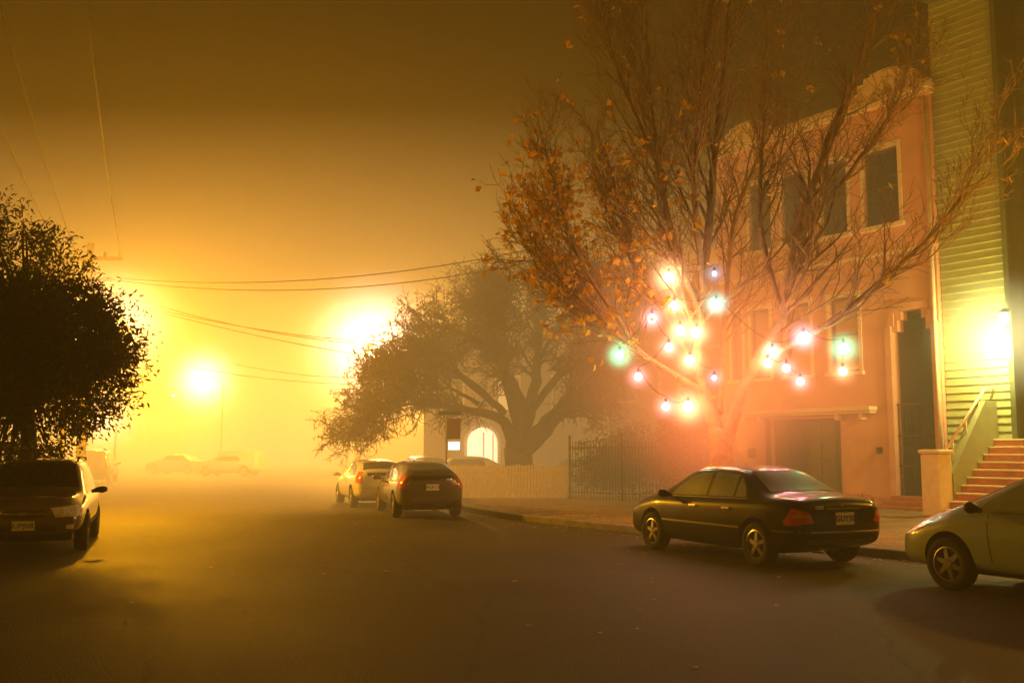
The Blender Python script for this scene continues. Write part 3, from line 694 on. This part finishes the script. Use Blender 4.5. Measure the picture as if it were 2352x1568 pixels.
v=[(-1.44,2.04,0),(-1.44,0,0),(-1.44,0,2.75),(-1.44,.5,2.75),(-1.44,2.04,1.0),(-1.2,2.04,0),(-1.2,0,0),(-1.2,0,2.75),(-1.2,.5,2.75),(-1.2,2.04,1.0)]
f=[(0,1,2,3,4),(9,8,7,6,5),(0,4,9,5),(4,3,8,9),(3,2,7,8),(2,1,6,7)]
mesh_obj('stair_side_wall',v,f,greywall,gh)
b=MB(); b.tube([(-1.32,2.1,1.55),(-1.32,.3,3.05),(-1.32,-.1,3.08)],.035,8); b.tube([(-3.4,2.1,1.55),(-3.4,.3,3.05)],.035,8)
for q in range(3): b.tube([(-1.32,1.8-q*.6,1.1+q*.5),(-1.32,1.8-q*.6,1.78+q*.5)],.018,6)
b.obj('handrail',creampaint,gh,True)
b=MB(); b.box(-1.90,-1.86,.0,.22,4.95,5.0); b.lathe([(.02,5.0),(.13,4.9),(.13,4.88),(.02,4.88)],12,'z',(-1.88,.25,0)); b.obj('porch_lantern_bracket',ironm,gh)
glow=mat('lantern_glass',(.8,.8,.7),.4,emit=(1,.92,.45),estr=25)
b=MB(); b.lathe([(.001,4.60),(.07,4.63),(.10,4.72),(.10,4.87),(.05,4.88)],16,'z',(-1.88,.25,0)); b.obj('porch_lantern_globe',glow,gh,True)
def point(name,loc,power,colr,rad=.1,parent=None):
    l=bpy.data.lights.new(name,'POINT'); l.energy=power; l.color=colr; l.shadow_soft_size=rad
    o=bpy.data.objects.new(name,l); link(o,parent); o.location=loc; return o
point('porch_light',(-1.70,.55,4.1),480,(1,.90,.26),.12,gh)
halo_glow(gh,(-1.72,.4,4.3),1.8,(1,.88,.36),1.3,1.8)

# ---------------------------------------------------------------- other houses
def house(name,origin,rz,wd,dp,h,m,rows,cols,lit=(),door=None,cornice=True):
    e=empty(name,(origin[0],origin[1],.13),rz)
    ops=[]
    cw=wd/cols
    for r in range(rows):
        for c in range(cols):
            z0=(3.4 if rows>1 or h>5 else 1.0)+r*3.1-(2.4 if h<6 else 0); x0=c*cw+cw*.3
            if z0+1.6<h-.4: ops.append((x0,x0+cw*.4,z0,z0+1.6))
    d=[door] if door else []
    ops=[o for o in ops if not (door and o[0]<door[1]+.3 and o[1]>door[0]-.3 and o[2]<door[3]+.2)]
    wall('facade_wall',0,wd,0,h,-.25,0,ops+d,m,e)
    b=MB(); b.box(0,.2,-dp,-.25,0,h-.1); b.box(wd-.2,wd,-dp,-.25,0,h-.1); b.box(.2,wd-.2,-dp,-dp+.2,0,h-.1); b.box(.2,wd-.2,-dp+.2,-.25,h-.4,h-.2); b.obj('side_walls_and_roof',m,e)
    for i,o in enumerate(ops): window(e,*o,lit=(warmwin if i in lit else None),mid=True)
    if cornice:
        b=MB(); b.box(-.1,wd+.1,-.3,.25,h,h+.25); b.box(0,wd,-.28,.1,h-.3,h); b.obj('cornice',creampaint,e)
    return e
warmwin=mat('lit_window',(.5,.4,.2),.5,emit=(1,.55,.15),estr=.8)
def onF(k,t): return (F0[0]-.574*k-.819*t,F0[1]+.819*k-.574*t)
h2=house('brown_house',onF(7.9,-1.2),RZ,6.8,9,8.2,stucco2,2,3,door=(.6,1.7,0,2.4))
b=MB(); b.box(.6,1.7,-.24,-.15,0,2.4); b.obj('front_door',darkwood,h2)
h3=house('arched_door_house',(6.6,47.0),R(172),11,9,7.4,stucco2,2,4,lit=(2,),door=None)
b=MB(); pts=[]
for i in range(13):
    a=math.pi*i/12; pts.append((8.1+.75*math.cos(a),1.9+.75*math.sin(a)))
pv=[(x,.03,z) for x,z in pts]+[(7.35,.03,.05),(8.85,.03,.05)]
porchglow=mat('glowing_porch_panel',(.7,.6,.45),.7,emit=(1,.72,.38),estr=2.0)  # panel glows by itself to paint the lamplit porch; no lamp inside
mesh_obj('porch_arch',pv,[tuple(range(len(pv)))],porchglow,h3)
b.tube([(8.1+.82*math.cos(math.pi*i/12),.05,1.9+.82*math.sin(math.pi*i/12)) for i in range(13)],.09,6); b.tube([(8.92,.05,0),(8.92,.05,1.9)],.09,6); b.tube([(7.28,.05,0),(7.28,.05,1.9)],.09,6)
b.box(8.0,8.06,.04,.09,.05,2.4); b.box(7.55,7.6,.04,.09,.05,2.3); b.obj('porch_arch_moulding',creampaint,h3)
halo_glow(h3,(8.1,.6,1.7),1.8,(1,.7,.35),.35,2.0)  # painted halo in front of the glowing arch, no lamp in it
house('row_house',(-2.5,70),R(170),9,9,8.5,stucco2,2,3,lit=(1,))
house('row_house',(-34,62),R(-75),10,9,8,stucco2,2,3,lit=(2,))
house('row_house',(-21,30.5),R(-72),7.5,9,7.5,stucco2,2,3)
house('row_house',(-40,110),R(175),12,9,9,stucco,2,4)

# ---------------------------------------------------------------- fences, hedge
fb=MB(); x=-2.0
while x<1.75:
    hh=1.08+random.uniform(-.03,.03); y=32.3+(x+2)*-.02
    fb.box(x,x+.085,y,y+.02,.15,.13+hh-.04); b0=len(fb.v); zt=.13+hh
    fb.v+=[(x,y,zt-.04),(x+.085,y,zt-.04),(x+.0425,y,zt),(x,y+.02,zt-.04),(x+.085,y+.02,zt-.04),(x+.0425,y+.02,zt)]
    fb.f+=[(b0,b0+1,b0+2),(b0+5,b0+4,b0+3),(b0,b0+2,b0+5,b0+3),(b0+1,b0+4,b0+5,b0+2)]
    x+=.10
fb.box(-2.0,1.75,32.33,32.37,.4,.48); fb.box(-2.0,1.75,32.33,32.37,.9,.98)
fb.obj('picket_fence',picket)
fb=MB()
for seg in ((Vector((1.85,32.1)),Vector((3.35,30.6)),17),(Vector((3.35,30.6)),Vector((6.2,31.6)),26)):
    for i in range(seg[2]+1):
        p=seg[0].lerp(seg[1],i/seg[2]); big=i in (0,seg[2])
        fb.tube([(p.x,p.y,.13),(p.x,p.y,1.95 if not big else 2.15)],.012 if not big else .04,5)
    for z in (.35,1.75):
        fb.tube([(seg[0].x,seg[0].y,z),(seg[1].x,seg[1].y,z)],.018,5)
fb.obj('iron_fence',ironm)
def bush(name,c,rx,ry,rz,n,m,ls=.12):
    it=[]
    lumps=[(Vector((random.uniform(-.7,.7)*rx,random.uniform(-.7,.7)*ry,random.uniform(-.5,.6)*rz)),random.uniform(.35,.6)) for _ in range(16)]
    for i in range(n):
        l,s_=random.choice(lumps); v=Vector((random.gauss(0,1),random.gauss(0,1),random.gauss(0,1))).normalized()*random.random()**.4
        p=Vector(c)+l+Vector((v.x*rx*s_,v.y*ry*s_,v.z*rz*s_))
        if p.z>.1: it.append((p,v))
    return leafmesh(name,it,m,None,ls,ls*.5)
bush('hedge',(5.0,32.6,1.25),1.7,1.0,1.2,9000,leafg)
bush('shrub',(3.4,33.4,1.2),1.3,.8,1.0,5000,leafg)
bush('tall_shrub',(5.1,30.2,2.2),.8,.8,1.9,7000,mat('red_shrub_leaf',(.16,.045,.02),.6,var=.4,scale=4))
bush('flower_bed',(9.0,27.2,.3),1.1,.4,.25,900,mat('red_flowers',(.5,.05,.04),.6,var=.4),.08)

# ---------------------------------------------------------------- street furniture
lampglass=mat('street_lamp_lens',(.9,.8,.6),.4,emit=(1,.70,.32),estr=60)
def street_lamp(x,y,h,power,arm=(1.2,0),colr=SOD,halo=0,hs_=1.0):
    e=empty('street_lamp',(x,y,0)); ax,ay=arm
    b=MB(); px,py=-ax,-ay
    b.lathe([(.14,0),(.14,.3),(.09,.35),(.06,h-.4)],12,'z',(px,py,0)); b.tube([(px,py,h-.5),(px*.7,py*.7,h+.05),(px*.25,py*.25,h+.12)],.04,8); b.obj('pole_and_arm',steel,e,True)
    b=MB(); b.tube([(px*.3,py*.3,h+.12),(px*.1,py*.1,h+.14),(0,0,h+.13),(-px*.15,-py*.15,h+.08)],[.05,.12,.15,.06],10); b.obj('lamp_head',steel,e,True)
    b=MB(); b.lathe([(.12,h+.02),(.11,h-.04),(.06,h-.08),(.001,h-.09)],14,'z'); b.obj('lens',lampglass,e,True)
    point('lamp_light',(0,0,h-.14),power,colr,.2,e)
    if halo: halo_glow(e,(0,0,h-.05),halo,(1,.68,.44),hs_,3.4)
    return e
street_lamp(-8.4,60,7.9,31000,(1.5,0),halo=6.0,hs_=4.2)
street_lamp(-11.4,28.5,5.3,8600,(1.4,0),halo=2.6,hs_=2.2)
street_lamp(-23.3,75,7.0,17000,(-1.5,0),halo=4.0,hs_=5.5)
street_lamp(-13,100,7.2,24000,(1.5,0))  # extra far lamp, added to brighten the fog at the horizon
street_lamp(-34,100,7.2,24000,(-1.5,0))  # second far lamp added for horizon brightness
street_lamp(-23,56,3.6,2500,(-.8,0),halo=3,hs_=2)
street_lamp(-6.5,-3,7.5,1200,(-1.2,0))  # unseen lamp behind the camera, placed to light the SUV front
street_lamp(12.2,16.6,5.6,1900,(-1.0,.4),colr=(1,.42,.02))  # unseen lamp right of the view, placed to light the facade
sg=empty('street_sign',(-1.98,30.2,0))
b=MB(); b.tube([(0,0,.0),(0,0,2.75)],.03,8); b.obj('post',steel,sg)
b=MB(); b.box(.03,.42,-.02,.0,2.0,2.62); bevel(b.obj('sign_panel',mat('sign_brown',(.14,.07,.04),.5),sg),.01)
b=MB(); b.box(.06,.40,-.02,.0,1.68,1.92); b.obj('lit_panel',mat('lit_sign_panel',(.5,.6,.5),.5,emit=(.75,1,.75),estr=2.5),sg)
b=MB(); b.box(-.25,.45,-.01,.01,2.72,2.84); b.obj('name_blade',mat('sign_green',(.05,.09,.05),.5),sg)
up_=empty('utility_pole',(-14.2,33,0))
b=MB(); b.lathe([(.17,0),(.11,8.6),(.001,8.6)],12,'z'); b.box(-1.1,1.1,-.06,.06,8.0,8.13); b.box(-.8,.8,-.06,.06,7.3,7.42)
for x in (-1,-.5,.5,1): b.lathe([(.05,8.13),(.06,8.2),(.02,8.3)],8,'z',(x,0,0))
b.obj('pole_and_crossarms',darkwood,up_)
def wire(pts_a,pts_b,sag,r=.016,n=18):
    A=Vector(pts_a);B=Vector(pts_b); return [A.lerp(B,i/n)-Vector((0,0,sag*4*(i/n)*(1-i/n))) for i in range(n+1)]
b=MB()
for (a,c,s_) in [((-13.2,33,7.4),(2.0,30,8.1),.6),((-13.4,33,7.35),(2.2,31,7.95),.75),((-13.0,33,6.8),(-3.5,44,6.3),.5),((-13.1,33,6.6),(-2,46,5.5),.35),((-13.3,33,6.7),(-2,46,6.8),.6),((-14,50,6.0),(-5,48,5.2),.3),((-16,50,5.8),(-5,50,5.0),.3),
    ((-15.2,33,8.3),(-7.5,8,12),.6),((-14.7,33,8.3),(-6.2,8,11.8),.6),((-13.2,33,8.3),(-4.5,8,11.5),.6),
    ((11.5,20,14.5),(5,10,7.0),.1)]:
    b.tube(wire(a,c,s_),.016,5)
for (a,c,s_) in [((7.2,22,13.2),(16,14,11.5),.3),((9,24,14.5),(17,16,12.5),.3)]:
    b.tube(wire(a,c,s_),.012,5)
b.obj('overhead_wires',wirem)

# ---------------------------------------------------------------- string lights in tree
sl=empty('string_lights',(0,0,0))
WW=(1,.46,.14);PK=(1,.24,.20);GN=(.04,1,.40);CY=(.06,.9,.65);BL=(.10,.40,.65);OR=(1,.32,.07);PU=(.95,.42,.50)
bl=[(3.1,19.4,5.04,WW,2.3),(3.2,19.4,4.48,WW,1.2),(2.74,19.3,4.22,(1,.34,.36),.8),(3.3,19.4,3.99,WW,1.6),(3.62,19.4,3.95,WW,1.5),(3.06,19.3,3.65,(1,.32,.18),.8),(3.5,19.5,3.41,OR,1.6),
 (2.1,19.3,3.5,GN,1.0),(2.44,19.2,3.07,PK,.6),(2.98,19.3,2.5,PK,.6),(3.45,19.5,2.5,OR,2.5),(4.0,19.4,5.12,BL,.2),(4.02,19.4,4.52,CY,.8),(3.97,19.5,3.07,BL,.12),(5.1,19.4,3.58,CY,.35),(5.0,19.4,3.35,OR,1.0),
 (5.6,19.0,3.81,PU,1.2),(5.28,19.1,3.23,PK,.6),(5.54,19.1,2.97,PK,.6),(6.36,19.0,3.6,GN,1.3),(6.33,19.0,3.16,OR,.8)]
wb=MB()
mats_={}
for i,(x,y,z,c,p) in enumerate(bl):
    if c not in mats_: mats_[c]=mat('bulb_glass_%d'%len(mats_),c,.3,emit=tuple(.5+.5*q for q in c),estr=8)
    r=.062+.022*min(p,2)
    if p<.3: r=.045
    b=MB(); b.lathe([(max(.001,r*math.sin(math.pi*k/10)),-r*math.cos(math.pi*k/10)) for k in range(10)]+[(.03,r*1.05)],16,'z',(x,y,z)); b.obj('bulb',mats_[c],sl,True)
    wb.lathe([(.03,r*1.03),(.03,r*1.03+.08),(.001,r*1.03+.09)],8,'z',(x,y,z))
    point('bulb_light',(x,y,z),66*p,c,r*1.15,sl)
    cw=tuple(.12+.88*q for q in c)
    halo_glow(sl,(x,y,z),.32+.13*p,cw,17.0 if p>.3 else 7.0,3.6)
halo_glow(sl,(3.5,19.4,3.5),3.0,(1,.24,.07),.42,1.6)  # red glow among the bulbs painted with large emissive balls
halo_glow(sl,(5.6,19.1,3.3),2.4,(1,.24,.08),.30,1.6)
halo_glow(sl,(4.0,19.7,2.0),2.0,(1,.17,.05),.45,1.6)
def chain(idx):
    for a,c in zip(idx[:-1],idx[1:]):
        A=bl[a];C=bl[c]; wb.tube(wire((A[0],A[1],A[2]+.2),(C[0],C[1],C[2]+.2),.12,n=8),.008,4)
chain([11,0,1,2,5,8,9,10]); chain([12,1,3,4,6,13]); chain([7,2]); chain([14,15,17,18]); chain([14,16,19,20]); chain([12,14])
wb.obj('light_cable',wirem,sl)

# ---------------------------------------------------------------- fallen leaves
random.seed(21); v=[];f=[]
def onroad(x,y):
    for (a,b2) in zip(kr[:-1],kr[1:]):
        if a[1]<=y<=b2[1]:
            t=(y-a[1])/(b2[1]-a[1]); return x<a[0]+(b2[0]-a[0])*t
    return True
for i in range(1300):
    if i<1150: y=random.uniform(13,30); kx=6.5-(y-14.7)*.66; x=kx+random.gauss(1.0,1.2)
    else: y=random.uniform(7,24); x=random.uniform(-5,8)
    if i>=1150 and random.random()<.7: continue
    z=.006 if onroad(x,y) else .148
    s_=random.uniform(.025,.055); a=random.uniform(0,6.28); ca,sa=math.cos(a),math.sin(a); b0=len(v)
    for (p,q,h) in ((-1,0,.0),(0,.7,.015),(1,0,.004),(0,-.7,.02)):
        v.append((x+(p*ca-q*sa)*s_,y+(p*sa+q*ca)*s_,z+h*random.random()+.002))
    f+=[(b0,b0+1,b0+2),(b0,b0+2,b0+3)]
mesh_obj('fallen_leaves',v,f,leafo)
print('verts',sum(len(o.data.vertices) for o in bpy.data.objects if o.type=='MESH'))
